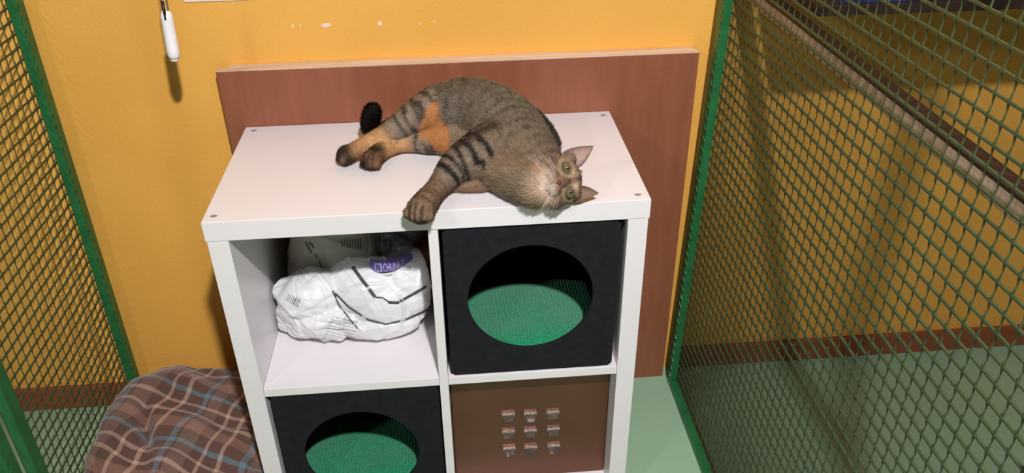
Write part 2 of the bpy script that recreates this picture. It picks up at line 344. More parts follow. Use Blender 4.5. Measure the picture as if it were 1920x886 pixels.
# ---------------------------------------------------------------- wire cage panels
P_ = .0247
def lean(v, x0, a=.018):  # panels stand a little out of plumb
    return Vector((v[0]+a*v[2], v[1], v[2]))
def cage(name, x, y_near, y_far, height, side, label, mids=(), A=.0035, extra=()):
    e = empty(name, (x, (y_near+y_far)/2, 0), label, 'wire panel', 'green wire cage panels')
    pw = .034; th = .018
    def post(y, nm='post'):
        k = MB(); vs = k.box((x-th/2, y-pw/2, 0), (x+th/2, y+pw/2, height), .003)
        for v in k.bm.verts: v.co = lean(v.co, x)
        return k.build(nm, M['green'], e)
    post(y_far-pw/2)
    post(y_near+pw/2)
    for y in mids: post(y)
    for z in (th/2+.001, height-pw/2):
        k = MB(); k.box((x-th/2, y_near+pw+.0005, z-th/2), (x+th/2, y_far-pw-.0005, z+th/2), .002)
        for v in k.bm.verts: v.co = lean(v.co, x)
        k.build('rail', M['green'], e)
    # wires: flat strands along y, crimped slivers along z, welded on the outer face of the frame
    V = []; F = []
    xm = x+side*(th/2+.0022)
    nz = int((height-.01)/P_); ny = int((y_far-y_near-.012)/P_)
    ys = [y_far-.014-P_*j for j in range(ny+1)]
    def quadbox(a, b, wa, wb, ta, tb, ax):
        """box from a to b; width w along axis ax ('y' or 'z'), thickness t along x"""
        i0 = len(V)
        for p, w_, t_ in ((a, wa, ta), (b, wb, tb)):
            for sx_, sw in ((-1, -1), (1, -1), (1, 1), (-1, 1)):
                q = [p[0]+sx_*t_/2, p[1], p[2]]
                if ax == 'y': q[1] += sw*w_/2
                else: q[2] += sw*w_/2
                V.append(tuple(lean(q, x)))
        F.extend([(i0, i0+1, i0+5, i0+4), (i0+1, i0+2, i0+6, i0+5), (i0+2, i0+3, i0+7, i0+6), (i0+3, i0, i0+4, i0+7), (i0+3, i0+2, i0+1, i0), (i0+4, i0+5, i0+6, i0+7)])
    for r in range(nz+1):
        z = .014+P_*r
        for j in range(ny):
            # the strand dips between crossings
            ya, yb = ys[j], ys[j+1]; ym = (ya+yb)/2
            quadbox((xm, ya, z), (xm, yb, z), .0028, .0028, .0034, .0034, 'z')
        if r < nz:
            for y in ys:
                z1 = z+P_; zm = z+P_*.5
                quadbox((xm-side*A/2, y, z), (xm+side*A/2, y, zm), .0034, .0010, .0016, .0011, 'y')
                quadbox((xm+side*A/2, y, zm), (xm-side*A/2, y, z1), .0010, .0034, .0011, .0016, 'y')
    npmesh('wire_mesh', V, F, M['wire'], e, False)
    # folded ends of the strands clamped over the face of the far post
    k = MB(); xi = x-side*(th/2)
    for r in range(nz+1):
        z = .014+P_*r
        a = lean((xi-side*.0004, y_far-pw*1.02, z-.004), x); b2 = lean((xi-side*.0018, y_far-pw*.78, z+.003), x); c2 = lean((xi+side*.0012, y_far-pw*.58, z+.008), x)
        k.tube([a, b2, c2], [.0013, .0015, .0007], 5)
    k.build('strand_ends', M['green'], e)
    return e
# left panel: wires on its far (left) face, camera sees its right face
cage('cage_panel', -.398, -.462, .026, 1.95, -1, 'green wire cage panel at the left, running out from the yellow wall', A=.0008)
cage('cage_panel', .966, -1.75, -.005, 1.95, 1, 'large green wire cage panel at the right of the shelf unit', mids=(-1.112,), A=.0015)
# next panel beyond the narrow gap on the left: its first post shows at the lower left corner
cage('cage_panel', -.398, -1.35, -.494, 1.95, -1, 'green cage post beyond the pale gap at the lower left corner', A=.0008)

# ---------------------------------------------------------------- right enclosure
tb = empty('timber_rail', (1.026, -.6, 1.02), 'pale timber rail running behind the right wire panel', 'rail')
k = MB(); k.box((1.014, -1.9, 1.006), (1.038, .036, 1.030), .0015); k.build('timber', M['pine2'], tb)
k = MB(); k.box((1.0145, -1.9, 1.0302), (1.044, .036, 1.034), .0008); k.build('dark_strip', M['darkwood'], tb)
box_sh = empty('wall_shelf', (1.7, -.12, 1.05), 'dark wooden shelf high on the wall behind the right wire panel', 'shelf')
box('shelf_plank', (1.05, -.29, 1.043), (2.6, .039, 1.061), M['darkwood'], box_sh, .002)
for xx in (1.5, 2.3):
    k = MB(); k.box((xx, .018, .9), (xx+.02, .0395, 1.0425), .001)
    k.build('bracket', M['darkwood'], box_sh) if xx > 2 else k.bm.free()
# blue bed on the shelf
V = []; F = []; nx, ny = 150, 40
for j in range(ny+1):
    for i in range(nx+1):
        u, v = i/nx*2-1, j/ny*2-1; e_ = max(0, (1-abs(u)**8)*(1-abs(v)**6))**.4
        x, y = 1.09+(u+1)/2*.9, -.277+(v+1)/2*.27
        V.append((x, y, 1.0625+(.052+.016*noise.noise(Vector((x*14, y*16, 0)))+.006*noise.noise(Vector((x*50, y*50, 3))))*e_))
for j in range(ny):
    for i in range(nx):
        a = j*(nx+1)+i; F.append((a, a+1, a+nx+2, a+nx+1))
n0 = len(V); per = [i for i in range(nx+1)]+[j*(nx+1)+nx for j in range(1, ny+1)]+[ny*(nx+1)+i for i in range(nx-1, -1, -1)]+[j*(nx+1) for j in range(ny-1, 0, -1)]
for p in per: V.append((V[p][0], V[p][1], 1.0612))
for q in range(len(per)): F.append((per[q], n0+q, n0+(q+1) % len(per), per[(q+1) % len(per)]))
F.append(tuple(n0+q for q in range(len(per))))
tag(npmesh('pet_bed', V, F, M['blue']), 'dark blue pet bed lying on the shelf behind the right wire panel', 'pet bed')

# ---------------------------------------------------------------- hanging white handle
hk = empty('hanging_handle', (-.08, -.13, .955), 'long white plastic handle hanging in front of the yellow wall, upper left', 'handle')
a = at(327, 110, y=-.14); b_ = at(311, 22, y=-.135); c_ = at(308, 0, y=-.135)
up = (b_-a).normalized()
k = MB(); pts = []; rs = []
for i in range(13):
    t_ = i/12; pts.append(a+(b_-a)*t_*1.02); rs.append(.0112*(.72+.28*min(1, (t_*7)**.5))*(1-.1*t_) if t_ < .97 else .0065)
k.sph(a, .0081, (1, 1, .7)); k.tube(pts, rs, 20)
k.build('grip', M['handle'], hk, True)
k = MB(); k.tube([b_-up*.012+Vector((0, -.0085, 0)), b_+up*.02+Vector((0, -.0075, 0))], .0024, 10); k.build('slot', M['pipe'], hk, True)
k = MB()
for s_ in (-1, 1): k.tube([b_+Vector((s_*.0045, 0, 0)), b_+up*.05+Vector((s_*.0045, 0, 0)), b_+up*.07+Vector((s_*.001, 0, 0))], .0016, 8)
k.tube([b_+up*.068, b_+up*.16, Vector((b_.x, WY-.001, b_.z+.20))], .0018, 8); k.build('hook_wire', M['steel'], hk, True)

# ---------------------------------------------------------------- plaid blanket over a black bed
bl = empty('blanket', (-.19, -.23, 0), 'brown plaid blanket heaped over a bed between the left cage and the shelf unit', 'blanket')
V = []; F = []; UV = []
nu, nv = 150, 150; cx, cyy = -.186, -.245; rx, ry = .186, .225
def bl_h(x, y):
    z = .182 + .034*math.exp(-(((x+.30)/.065)**2+((y+.13)/.09)**2)) + .042*math.exp(-(((x+.35)/.07)**2+((y+.27)/.12)**2)) + .010*math.exp(-(((x+.20)/.05)**2+((y+.30)/.08)**2))
    z -= .030*math.exp(-(((x+.262+.3*(y+.28))/.016)**2+((y+.26)/.07)**2))
    z -= .045*max(0, (x+.20)/.20)
    z += .014*noise.noise(Vector((x*11, y*11, 2.2)))+.004*math.sin((x*.8+y)*60+3*noise.noise(Vector((x*6, y*6, 5))))
    return z
for j in range(nv+1):
    for i in range(nu+1):
        th = 2*math.pi*i/nu; q = j/nv
        ca_, sa_ = math.cos(th), math.sin(th); pr = (abs(ca_)**3.2+abs(sa_)**3.2)**(-1/3.2)
        fold = 1+.035*math.sin(th*7+1)*q**3+.02*math.sin(th*13)*q**4
        if q < .62:
            rr = q/.62*.86; x = cx+rx*rr*pr*ca_*fold; y = cyy+ry*rr*pr*sa_*fold; z = bl_h(x, y)-.035*rr**5
        else:
            s_ = (q-.62)/.38; rr = .86+.14*math.sin(min(1, s_*1.6)*math.pi/2)-.16*max(0, s_-.5)/.5
            x = cx+rx*rr*pr*ca_*fold; y = cyy+ry*rr*pr*sa_*fold
            zt = bl_h(cx+rx*.86*pr*ca_*fold, cyy+ry*.86*pr*sa_*fold)-.035*.86**5
            z = zt*(1-s_**1.5)+.075*s_**1.5
        z += .003*noise.noise(Vector((x*30, y*30, z*30)))
        x = min(max(x, -.376), -.004); V.append((x, y, z)); arc = q*.30*.92
        UV.append((cx+arc*pr*ca_, cyy+arc*pr*sa_*1.2))
for j in range(nv):
    for i in range(nu):
        a = j*(nu+1)+i; F.append((a, a+1, a+nu+2, a+nu+1))
me = bpy.data.meshes.new('blanket_cloth'); me.from_pydata(V, [], F); me.update(); me.shade_smooth()
uvl = me.uv_layers.new(name='cloth'); A_ = math.radians(17)
for lp in me.loops:
    u, v = UV[lp.vertex_index]
    wu = .018*noise.noise(Vector((u*9, v*9, 0))); wv = .018*noise.noise(Vector((u*9, v*9, 7)))
    uvl.data[lp.index].uv = ((u*math.cos(A_)-v*math.sin(A_))+1+wu, (u*math.sin(A_)+v*math.cos(A_))+1+wv)
oc = link('cloth', me, M['plaid'], bl)
mdf = oc.modifiers.new('s', 'SOLIDIFY'); mdf.thickness = .004; mdf.offset = -1
bed = MB(); ring = []
for z, f_ in ((.0005, .80), (.012, .84), (.05, .84), (.070, .80)):
    ring.append([bed.bm.verts.new((cx+rx*f_*math.copysign(abs(math.cos(a))**.7, math.cos(a)), cyy+ry*f_*math.copysign(abs(math.sin(a))**.7, math.sin(a)), z)) for a in [i*2*math.pi/64 for i in range(64)]])
for A1, B1 in zip(ring, ring[1:]):
    for i in range(64): bed.bm.faces.new((A1[i], A1[(i+1) % 64], B1[(i+1) % 64], B1[i]))
bed.bm.faces.new(ring[0][::-1]); bed.bm.faces.new(ring[-1])
tag(bed.build('bed_base', M['pipe'], None, True), 'black bed base on the floor under the plaid blanket', 'pet bed')

# ---------------------------------------------------------------- plastic bags in the upper left compartment
def blobs_mesh(blobs, voxel, smooth=2, cyl=()):
    k = MB()
    for c, r, *ro in blobs: k.sph(c, 1, r, 24, ro[0] if ro else None)
    me = bpy.data.meshes.new('tmp'); k.bm.to_mesh(me); k.bm.free()
    o = bpy.data.objects.new('tmp', me); COL.objects.link(o)
    m1 = o.modifiers.new('r', 'REMESH'); m1.mode = 'VOXEL'; m1.voxel_size = voxel
    if smooth: m2 = o.modifiers.new('s', 'SMOOTH'); m2.factor = .5; m2.iterations = smooth
    dg = bpy.context.evaluated_depsgraph_get(); me2 = bpy.data.meshes.new_from_object(o.evaluated_get(dg))
    bpy.data.objects.remove(o); return me2
def crumple(me, amp, K, seed, facet=.86, clamp=None, nf=16, bulge=0):
    g = np.random.default_rng(int(seed*10)); n = len(me.vertices); X = np.empty(n*3); me.vertices.foreach_get('co', X); X = X.reshape(-1, 3)
    c0 = X.mean(0)
    for _ in range(nf):        # flat panels where the film is pulled tight
        d = g.normal(size=3); d /= np.linalg.norm(d); t = (X-c0) @ d; h = t.max()*g.uniform(facet, .97); o_ = np.maximum(t-h, 0); X -= o_[:, None]*d*.93
    me.vertices.foreach_set('co', X.ravel()); me.update(); N = np.empty(n*3); me.vertices.foreach_get('normal', N); N = N.reshape(-1, 3)
    D = np.zeros(n)
    for _ in range(K):         # creases: sharp on one side, soft on the other
        c = X[g.integers(n)]; d = g.normal(size=3); d /= np.linalg.norm(d); w_ = g.uniform(.004, .018); L = g.uniform(.02, .07)
        t = (X-c) @ d+.012*np.sin(((X-c) @ np.roll(d, 1))*40); al = np.linalg.norm(X-c, axis=1)
        f = np.where(t > 0, np.exp(-t/w_), np.exp(t/(w_*.18))); D += f*np.exp(-(al/L)**2)*amp*g.choice([-1, -.8, .6, 1])*g.uniform(.4, 1)
    X += N*D[:, None]
    if clamp: X = np.clip(X, clamp[0], clamp[1])
    me.vertices.foreach_set('co', X.ravel()); me.update()
clampb = ((.045, -.34, .3892), (.3735, -.008, .724))
sk = empty('plastic_bag', (.21, -.2, .3885), 'crumpled white plastic bag in the upper left compartment', 'bag')
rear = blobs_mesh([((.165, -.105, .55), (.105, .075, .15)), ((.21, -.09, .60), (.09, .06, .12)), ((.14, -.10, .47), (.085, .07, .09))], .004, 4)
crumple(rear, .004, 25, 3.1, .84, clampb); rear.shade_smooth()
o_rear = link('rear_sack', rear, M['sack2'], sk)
lobe = blobs_mesh([((.125, -.21, .475), (.075, .060, .062)), ((.095, -.215, .435), (.055, .055, .045)), ((.16, -.225, .437), (.085, .062, .047)), ((.19, -.23, .42), (.07, .055, .03)), ((.075, -.2, .49), (.035, .03, .03)), ((.06, -.21, .415), (.022, .03, .02))], .0022, 2)
crumple(lobe, .0055, 75, 1.7, .84, clampb); lobe.shade_smooth()
o_lobe = link('front_sack', lobe, M['sack'], sk)
fold = blobs_mesh([((.27, -.20, .462), (.098, .080, .072)), ((.235, -.205, .488), (.090, .066, .062)), ((.315, -.19, .500), (.060, .065, .060)), ((.255, -.22, .425), (.100, .068, .038)), ((.19, -.20, .505), (.05, .05, .045))], .0022, 2)
crumple(fold, .0050, 60, 5.3, .84, clampb); fold.shade_smooth()
o_fold = link('folded_sack', fold, M['sack'], sk)
top = blobs_mesh([((.30, -.17, .655), (.052, .045, .065)), ((.32, -.16, .625), (.048, .045, .06)), ((.275, -.17, .68), (.04, .04, .04)), ((.30, -.175, .585), (.040, .045, .05))], .003, 1)
crumple(top, .007, 50, 8.3, .86, clampb); top.shade_smooth()
link('clear_wrap', top, M['clear'], sk)
inn = blobs_mesh([((.305, -.15, .65), (.04, .03, .055)), ((.30, -.15, .60), (.032, .03, .05))], .004, 2); crumple(inn, .005, 20, 2.2); inn.shade_smooth()
link('wrapped_contents', inn, M['darkwood'], sk)

def bvh_of(mes):
    V = []; P = []
    for me in mes:
        o_ = len(V); V += [v.co.copy() for v in me.vertices]; P += [[i+o_ for i in p.vertices] for p in me.polygons]
    return BVHTree.FromPolygons(V, P)
BV = bvh_of([rear, lobe, fold])
def drop(px, py, lift=.0012):
    p = at(px, py, y=-.36); d = (p-CAM).normalized(); h = BV.ray_cast(CAM, d, 5)
    if h[0] is None: return None
    n_ = h[1] if h[1].dot(d) < 0 else -h[1]
    return h[0]+n_*lift
def patch(corners, nu_, nv_, m, name, parent, lift=.0012):
    """thin printed patch laid on the bag surface between four corners (tl, tr, br, bl)"""
    V = []; F = []; ok = {}
    for j in range(nv_+1):
        for i in range(nu_+1):
            u, v = i/nu_, j/nv_
            t1 = Vector(corners[0])*(1-u)+Vector(corners[1])*u; t2 = Vector(corners[3])*(1-u)+Vector(corners[2])*u; q = t1*(1-v)+t2*v
            h = drop(q.x, q.y, lift); ok[(i, j)] = (len(V) if h else None)
            if h: V.append(h)
    for j in range(nv_):
        for i in range(nu_):
            c = [ok[(i, j)], ok[(i+1, j)], ok[(i+1, j+1)], ok[(i, j+1)]]
            if None not in c and max((Vector(V[a])-Vector(V[b])).length for a in c for b in c) < .02: F.append(c)
    if F: return npmesh(name, V, F, m, parent)
def strip(pts, w_, m, name, parent, lift=.0014, sub=14):
    P = [Vector(p) for p in pts]; Q = []
    for a, b in zip(P, P[1:]): Q += [a+(b-a)*(i/sub) for i in range(sub)]
    Q.append(P[-1]); runs = [[]]
    for i, q in enumerate(Q):
        t_ = (Q[min(i+1, len(Q)-1)]-Q[max(i-1, 0)]).normalized(); nn = Vector((-t_.y, t_.x))*w_/2
        a, b = drop(*(q+nn), lift), drop(*(q-nn), lift)
        if not a or not b: runs.append([]); continue
        if runs[-1] and (a-runs[-1][-1][0]).length > .02: runs.append([])
        runs[-1].append((a, b))
    r = max(runs, key=len)
    if len(r) > 1:
        V = [p for ab in r for p in ab]; npmesh(name, V, [(2*i, 2*i+1, 2*i+3, 2*i+2) for i in range(len(r)-1)], m, parent)
strip([(661, 500), (681, 527), (703, 556)], 6.5, M['ink'], 'printed_stripe', o_fold)
strip([(728, 566), (745, 567), (770, 553), (799, 536)], 5, M['ink'], 'printed_stripe', o_fold)
strip([(629, 549), (655, 575), (690, 598), (724, 607), (760, 598), (800, 580)], 3.2, M['ink'], 'printed_stripe', o_fold)  # long fold: its crease shade drawn as a dark strip, not print
strip([(703, 556), (718, 558), (730, 566)], 2.5, M['ink'], 'printed_stripe', o_fold)
strip([(623, 545), (640, 578), (668, 612), (676, 620)], 2.5, M['ink'], 'printed_stripe', o_fold)
strip([(748, 550), (758, 580), (752, 612)], 9, M['tape'], 'strap', o_fold, .002)
strip([(686, 584), (680, 605), (668, 640)], 9, M['tape'], 'strap', o_fold, .002)
for i in range(7):
    a0 = 537+i*3.4; strip([(a0+6, 551+i*1.5), (a0, 563+i*1.8)], (3.2, 1.5, 2.2, 1, 1.8, 1, 1.2)[i], M['inkg'] if i < 3 else M['ink'], 'barcode_bar', o_lobe, sub=5)
for i in range(9):
    strip([(622-i*2.2, 592+i*5.4), (672-i*1.2, 604+i*5.6)], 1.6, M['inkg'], 'small_print', o_lobe, sub=8)
for i in range(8):
    strip([(640+i*5, 446+i*.2), (642+i*5, 462+i*.6)], 1.6, M['ink'], 'small_print', o_rear, sub=5)
for i, (x, y) in enumerate([(573, 453), (577, 460), (580, 452), (581, 467), (585, 457), (591, 476), (597, 486), (600, 493), (603, 499)]):
    strip([(x, y), (x+3, y+7)], 3 if i < 5 else 2, M['ink'], 'small_print', o_rear, sub=3)
# purple label: curved band wrapped below the clear bag
LC = at(733, 498, y=-.235)
def lab(u, v, lift=0):   # u 0..1 across, v 0..1 up
    a = (u-.42)*1.7; h = .026*(1-.35*max(0, u-.45)/.55)
    x = LC.x+(u-.5)*.084; y = LC.y+.03*(a*a)-.002; z = LC.z+(v-.5)*h*1.15+.010*(u-.3)-.012*(u-.3)**2
    return Vector((x, y-lift-.004*math.sin(v*3.1), z+lift*.3))
lb = empty('pouch', tuple(LC), 'purple pouch label showing at the top of the white plastic bag', 'pouch')
def surf(nu_, nv_, fn, m, name, parent):
    V = [fn(i/nu_, j/nv_) for j in range(nv_+1) for i in range(nu_+1)]
    F = [(j*(nu_+1)+i, j*(nu_+1)+i+1, (j+1)*(nu_+1)+i+1, (j+1)*(nu_+1)+i) for j in range(nv_) for i in range(nu_)]
    o = npmesh(name, V, F, m, parent); md = o.modifiers.new('s', 'SOLIDIFY'); md.thickness = .0012; md.offset = 0; return o
surf(30, 6, lambda u, v: lab(u, v), M['purple'], 'label', lb)
surf(30, 8, lambda u, v: lab(u*.9, 0)+Vector((0, .003+.004*math.sin(v*3)*u, -.034*v+.002)), M['sack'], 'pouch_body', lb)
surf(14, 3, lambda u, v: lab(.08+u*.42, -.05-.22*v, .003), M['handle'], 'white_rim', lb)
surf(6, 4, lambda u, v: lab(.12+u*.17, .14+v*.7, .0016), M['lilac'], 'printed_square', lb)
surf(5, 3, lambda u, v: lab(.15+u*.11, .26+v*.46, .0024), M['purple'], 'printed_square', lb)
# lettering
tcv = bpy.data.curves.new('lettering', 'FONT'); tcv.body = 'CHUNKY'; tcv.size = 1; tcv.extrude = 0
to = bpy.data.objects.new('tmp', tcv); COL.objects.link(to); tme = bpy.data.meshes.new_from_object(to.evaluated_get(bpy.context.evaluated_depsgraph_get())); bpy.data.objects.remove(to)
bm = bmesh.new(); bm.from_mesh(tme); bmesh.ops.triangulate(bm, faces=bm.faces); bmesh.ops.subdivide_edges(bm, edges=[e for e in bm.edges if e.calc_length() > .15], cuts=2)
mxx = max(v.co.x for v in bm.verts); mxy = max(v.co.y for v in bm.verts)
for v in bm.verts: v.co = lab(.32+v.co.x/mxx*.50, .16+v.co.y/mxy*.66, .0018)
bm.to_mesh(tme); bm.free(); link('lettering', tme, M['lilac'], lb)

# ================================================================ THE CAT
#CATSTART
TZ_ = H_
def P(px, py, z): return at(px, py, z=z)
parts = {}   # name -> list of (point, radius)
def chain(name, st, zs=1.0): parts[name] = ([(P(a, b, z), r) for a, b, z, r in st], zs)
chain('trunk', [(806, 214, .822, .046), (830, 212, .828, .060), (866, 208, .834, .069), (905, 214, .833, .0705), (940, 236, .829, .070), (966, 262, .823, .062), (984, 284, .821, .055), (1003, 304, .816, .047), (1022, 322, .810, .041)], .88)
chain('belly', [(826, 256, .798, .033), (846, 258, .80, .036), (880, 268, .80, .036), (915, 290, .80, .038)])
chain('chest', [(905, 312, .802, .035), (940, 320, .803, .036), (972, 336, .803, .036), (1002, 350, .802, .036)])
chain('hind_upper', [(822, 205, .842, .046), (793, 214, .838, .037), (768, 226, .828, .029), (745, 240, .816, .024), (722, 252, .806, .019), (692, 267, .796, .0165), (664, 283, .789, .0165), (650, 290, .785, .0185)])
chain('hind_lower', [(836, 256, .798, .033), (808, 262, .793, .027), (782, 264, .789, .022), (752, 267, .787, .0195), (728, 275, .786, .0185), (708, 289, .784, .0175), (698, 300, .783, .0185)])
chain('fore_upper', [(946, 268, .823, .052), (916, 283, .824, .047), (888, 297, .820, .041), (864, 308, .814, .034), (846, 322, .807, .0275), (830, 340, .796, .0215), (814, 360, .788, .0195), (800, 378, .786, .0215), (789, 393, .784, .0235)])
chain('fore_lower', [(940, 330, .786, .021), (905, 339, .784, .019), (872, 340, .784, .019), (858, 338, .784, .019)])
chain('scruff', [(985, 232, .806, .036), (1005, 252, .803, .034), (1020, 272, .80, .030)])
chain('tail', [(806, 216, .808, .016), (770, 218, .790, .013), (738, 232, .784, .0125), (712, 246, .785, .014), (696, 240, .797, .0165), (695, 226, .818, .0175), (698, 212, .838, .0165), (699, 206, .850, .011)])
HC_ = P(1047, 339, .809)
hu = RIGHT*.985+UP*.17; hs = RIGHT*.168-UP*.985
hf = hu.cross(hs); 
if hf.dot(CAM-HC_) < 0: hf = -hf
_a = math.radians(12); hf, hu = hf*math.cos(_a)+hu*math.sin(_a), hu*math.cos(_a)-hf*math.sin(_a)
_a = math.radians(7); hf, hs = hf*math.cos(_a)+hs*math.sin(_a), hs*math.cos(_a)-hf*math.sin(_a)
def HL(s, u, f): return HC_+(hs*s+hu*u+hf*f)*.001
HR = Matrix((hs, hu, hf)).transposed()
if HR.determinant() < 0: HRf = Matrix((hs, hu, -hf)).transposed()
else: HRf = HR
head_blobs = [((0, 4, 0), (41, 35, 36)), ((0, -6, 2), (41, 31, 34)), ((-25, -12, 8), (20, 19, 19)), ((25, -12, 8), (21, 20, 20)),
              ((-8.5, -17, 33), (11.5, 10, 12)), ((8.5, -17, 33), (11.5, 10, 12)), ((0, -5, 35), (8.5, 15, 10)), ((0, -27, 25), (11, 9, 11)),
              ((-16, 17, 25), (13, 8, 10)), ((16, 17, 25), (13, 8, 10)), ((0, 20, 16), (24, 15, 16)), ((-32, 24, -2), (12, 12, 12)), ((26, 26, -2), (12, 11, 12))]
# sample the chains
samp = []   # pos, radius, dir, partid, t
names = list(parts)
k = MB()
for pid, nm in enumerate(names):
    st, zs = parts[nm]; n_ = len(st)
    pts_ = [p for p, r in st]; rr_ = [r for p, r in st]
    def cr_(i, t_, arr):
        a, b, c, d = arr[max(i-1, 0)], arr[i], arr[min(i+1, n_-1)], arr[min(i+2, n_-1)]
        return .5*((2*b)+(c-a)*t_+(2*a-5*b+4*c-d)*t_*t_+(3*b-a-3*c+d)*t_**3)
    L = 0
    for i in range(n_-1):
        seg = (pts_[i+1]-pts_[i]).length; m_ = max(2, int(seg/.006))
        for q in range(m_ + (1 if i == n_-2 else 0)):
            p = cr_(i, q/m_, pts_); r = cr_(i, q/m_, rr_); p2 = cr_(i, q/m_+.02, pts_)
            d = (p2-p).normalized(); samp.append((p, r, d, pid, L+seg*q/m_))
            k.sph(p, r, (1, 1, zs), 20)
        L += seg
# paws: toes
toes = []
for nm, spread in (('hind_upper', .0095), ('hind_lower', .0095), ('fore_upper', .0125)):
    st = parts[nm][0]; e_ = st[-1][0]; d = (st[-1][0]-st[-2][0]).normalized(); sd = d.cross(Vector((0, 0, 1))).normalized(); upv = sd.cross(d)
    for q, o_ in enumerate((-1.35, -.45, .45, 1.35)):
        c = e_+d*(.012 if abs(o_) < 1 else .008)*(1.25 if nm == 'fore_upper' else 1)+sd*spread*o_-upv*.003
        k.sph(c, .0085*(1.2 if nm == 'fore_upper' else 1), (1, 1, 1), 14); toes.append((e_, d, sd, spread))
        samp.append((c, .0085, d, names.index(nm), 9))
for c, r in head_blobs: k.sph(HL(*c), .001, r, 24, HRf)
me = bpy.data.meshes.new('tmp'); k.bm.to_mesh(me); k.bm.free()
o = bpy.data.objects.new('tmp', me); COL.objects.link(o)
m1 = o.modifiers.new('r', 'REMESH'); m1.mode = 'VOXEL'; m1.voxel_size = .0021
m2 = o.modifiers.new('s', 'SMOOTH'); m2.factor = .5; m2.iterations = 5
body = bpy.data.meshes.new_from_object(o.evaluated_get(bpy.context.evaluated_depsgraph_get())); bpy.data.objects.remove(o)
nv_ = len(body.vertices); co = np.empty(nv_*3); body.vertices.foreach_get('co', co); co = co.reshape(-1, 3)
# rest on the table: nothing below it where the table is
on_t = co[:, 1] > -.388
co[:, 2] = np.where(on_t & (co[:, 2] < TZ_+.0006), TZ_+.0006, co[:, 2]); body.vertices.foreach_set('co', co.ravel()); body.update()

SP = np.array([list(s[0]) for s in samp]); SR = np.array([s[1] for s in samp]); SDIR = np.array([list(s[2]) for s in samp]); SPID = np.array([s[3] for s in samp]); ST = np.array([s[4] for s in samp])
HB = np.array([list(hs), list(hu), list(hf)]); HCn = np.array(list(HC_))
CN, RN, UN, FN = (np.array(list(v)) for v in (CAM, RIGHT, UP, FWD))
def nearest(X):
    out = np.empty(len(X), int)
    for a in range(0, len(X), 4000):
        d = np.linalg.norm(X[a:a+4000, None]-SP[None], axis=2)-SR[None]; out[a:a+4000] = d.argmin(1)
    return out
def vnoise(X, f, seed=0.): return np.array([noise.noise(Vector((x[0]*f+seed, x[1]*f+seed*.3, x[2]*f))) for x in X])
def mixc(c, c2, a): a = np.clip(np.broadcast_to(a, len(c)), 0, 1)[:, None]; return c*(1-a)+np.array(c2)[None]*a
L3 = lambda r, g, b: np.array(lin(r, g, b)[:3])
def gauss(X, c, r): return np.exp(-(((X-np.array(list(c)))**2).sum(1))/(r*r))
def sstep(x, a, b): t = np.clip((x-a)/(b-a), 0, 1); return t*t*(3-2*t)
def on_cat(px, py):
    d = (at(px, py, z=.7)-CAM).normalized(); h = CB.ray_cast(CAM, d, 4); return h[0] if h[0] else P(px, py, .82)
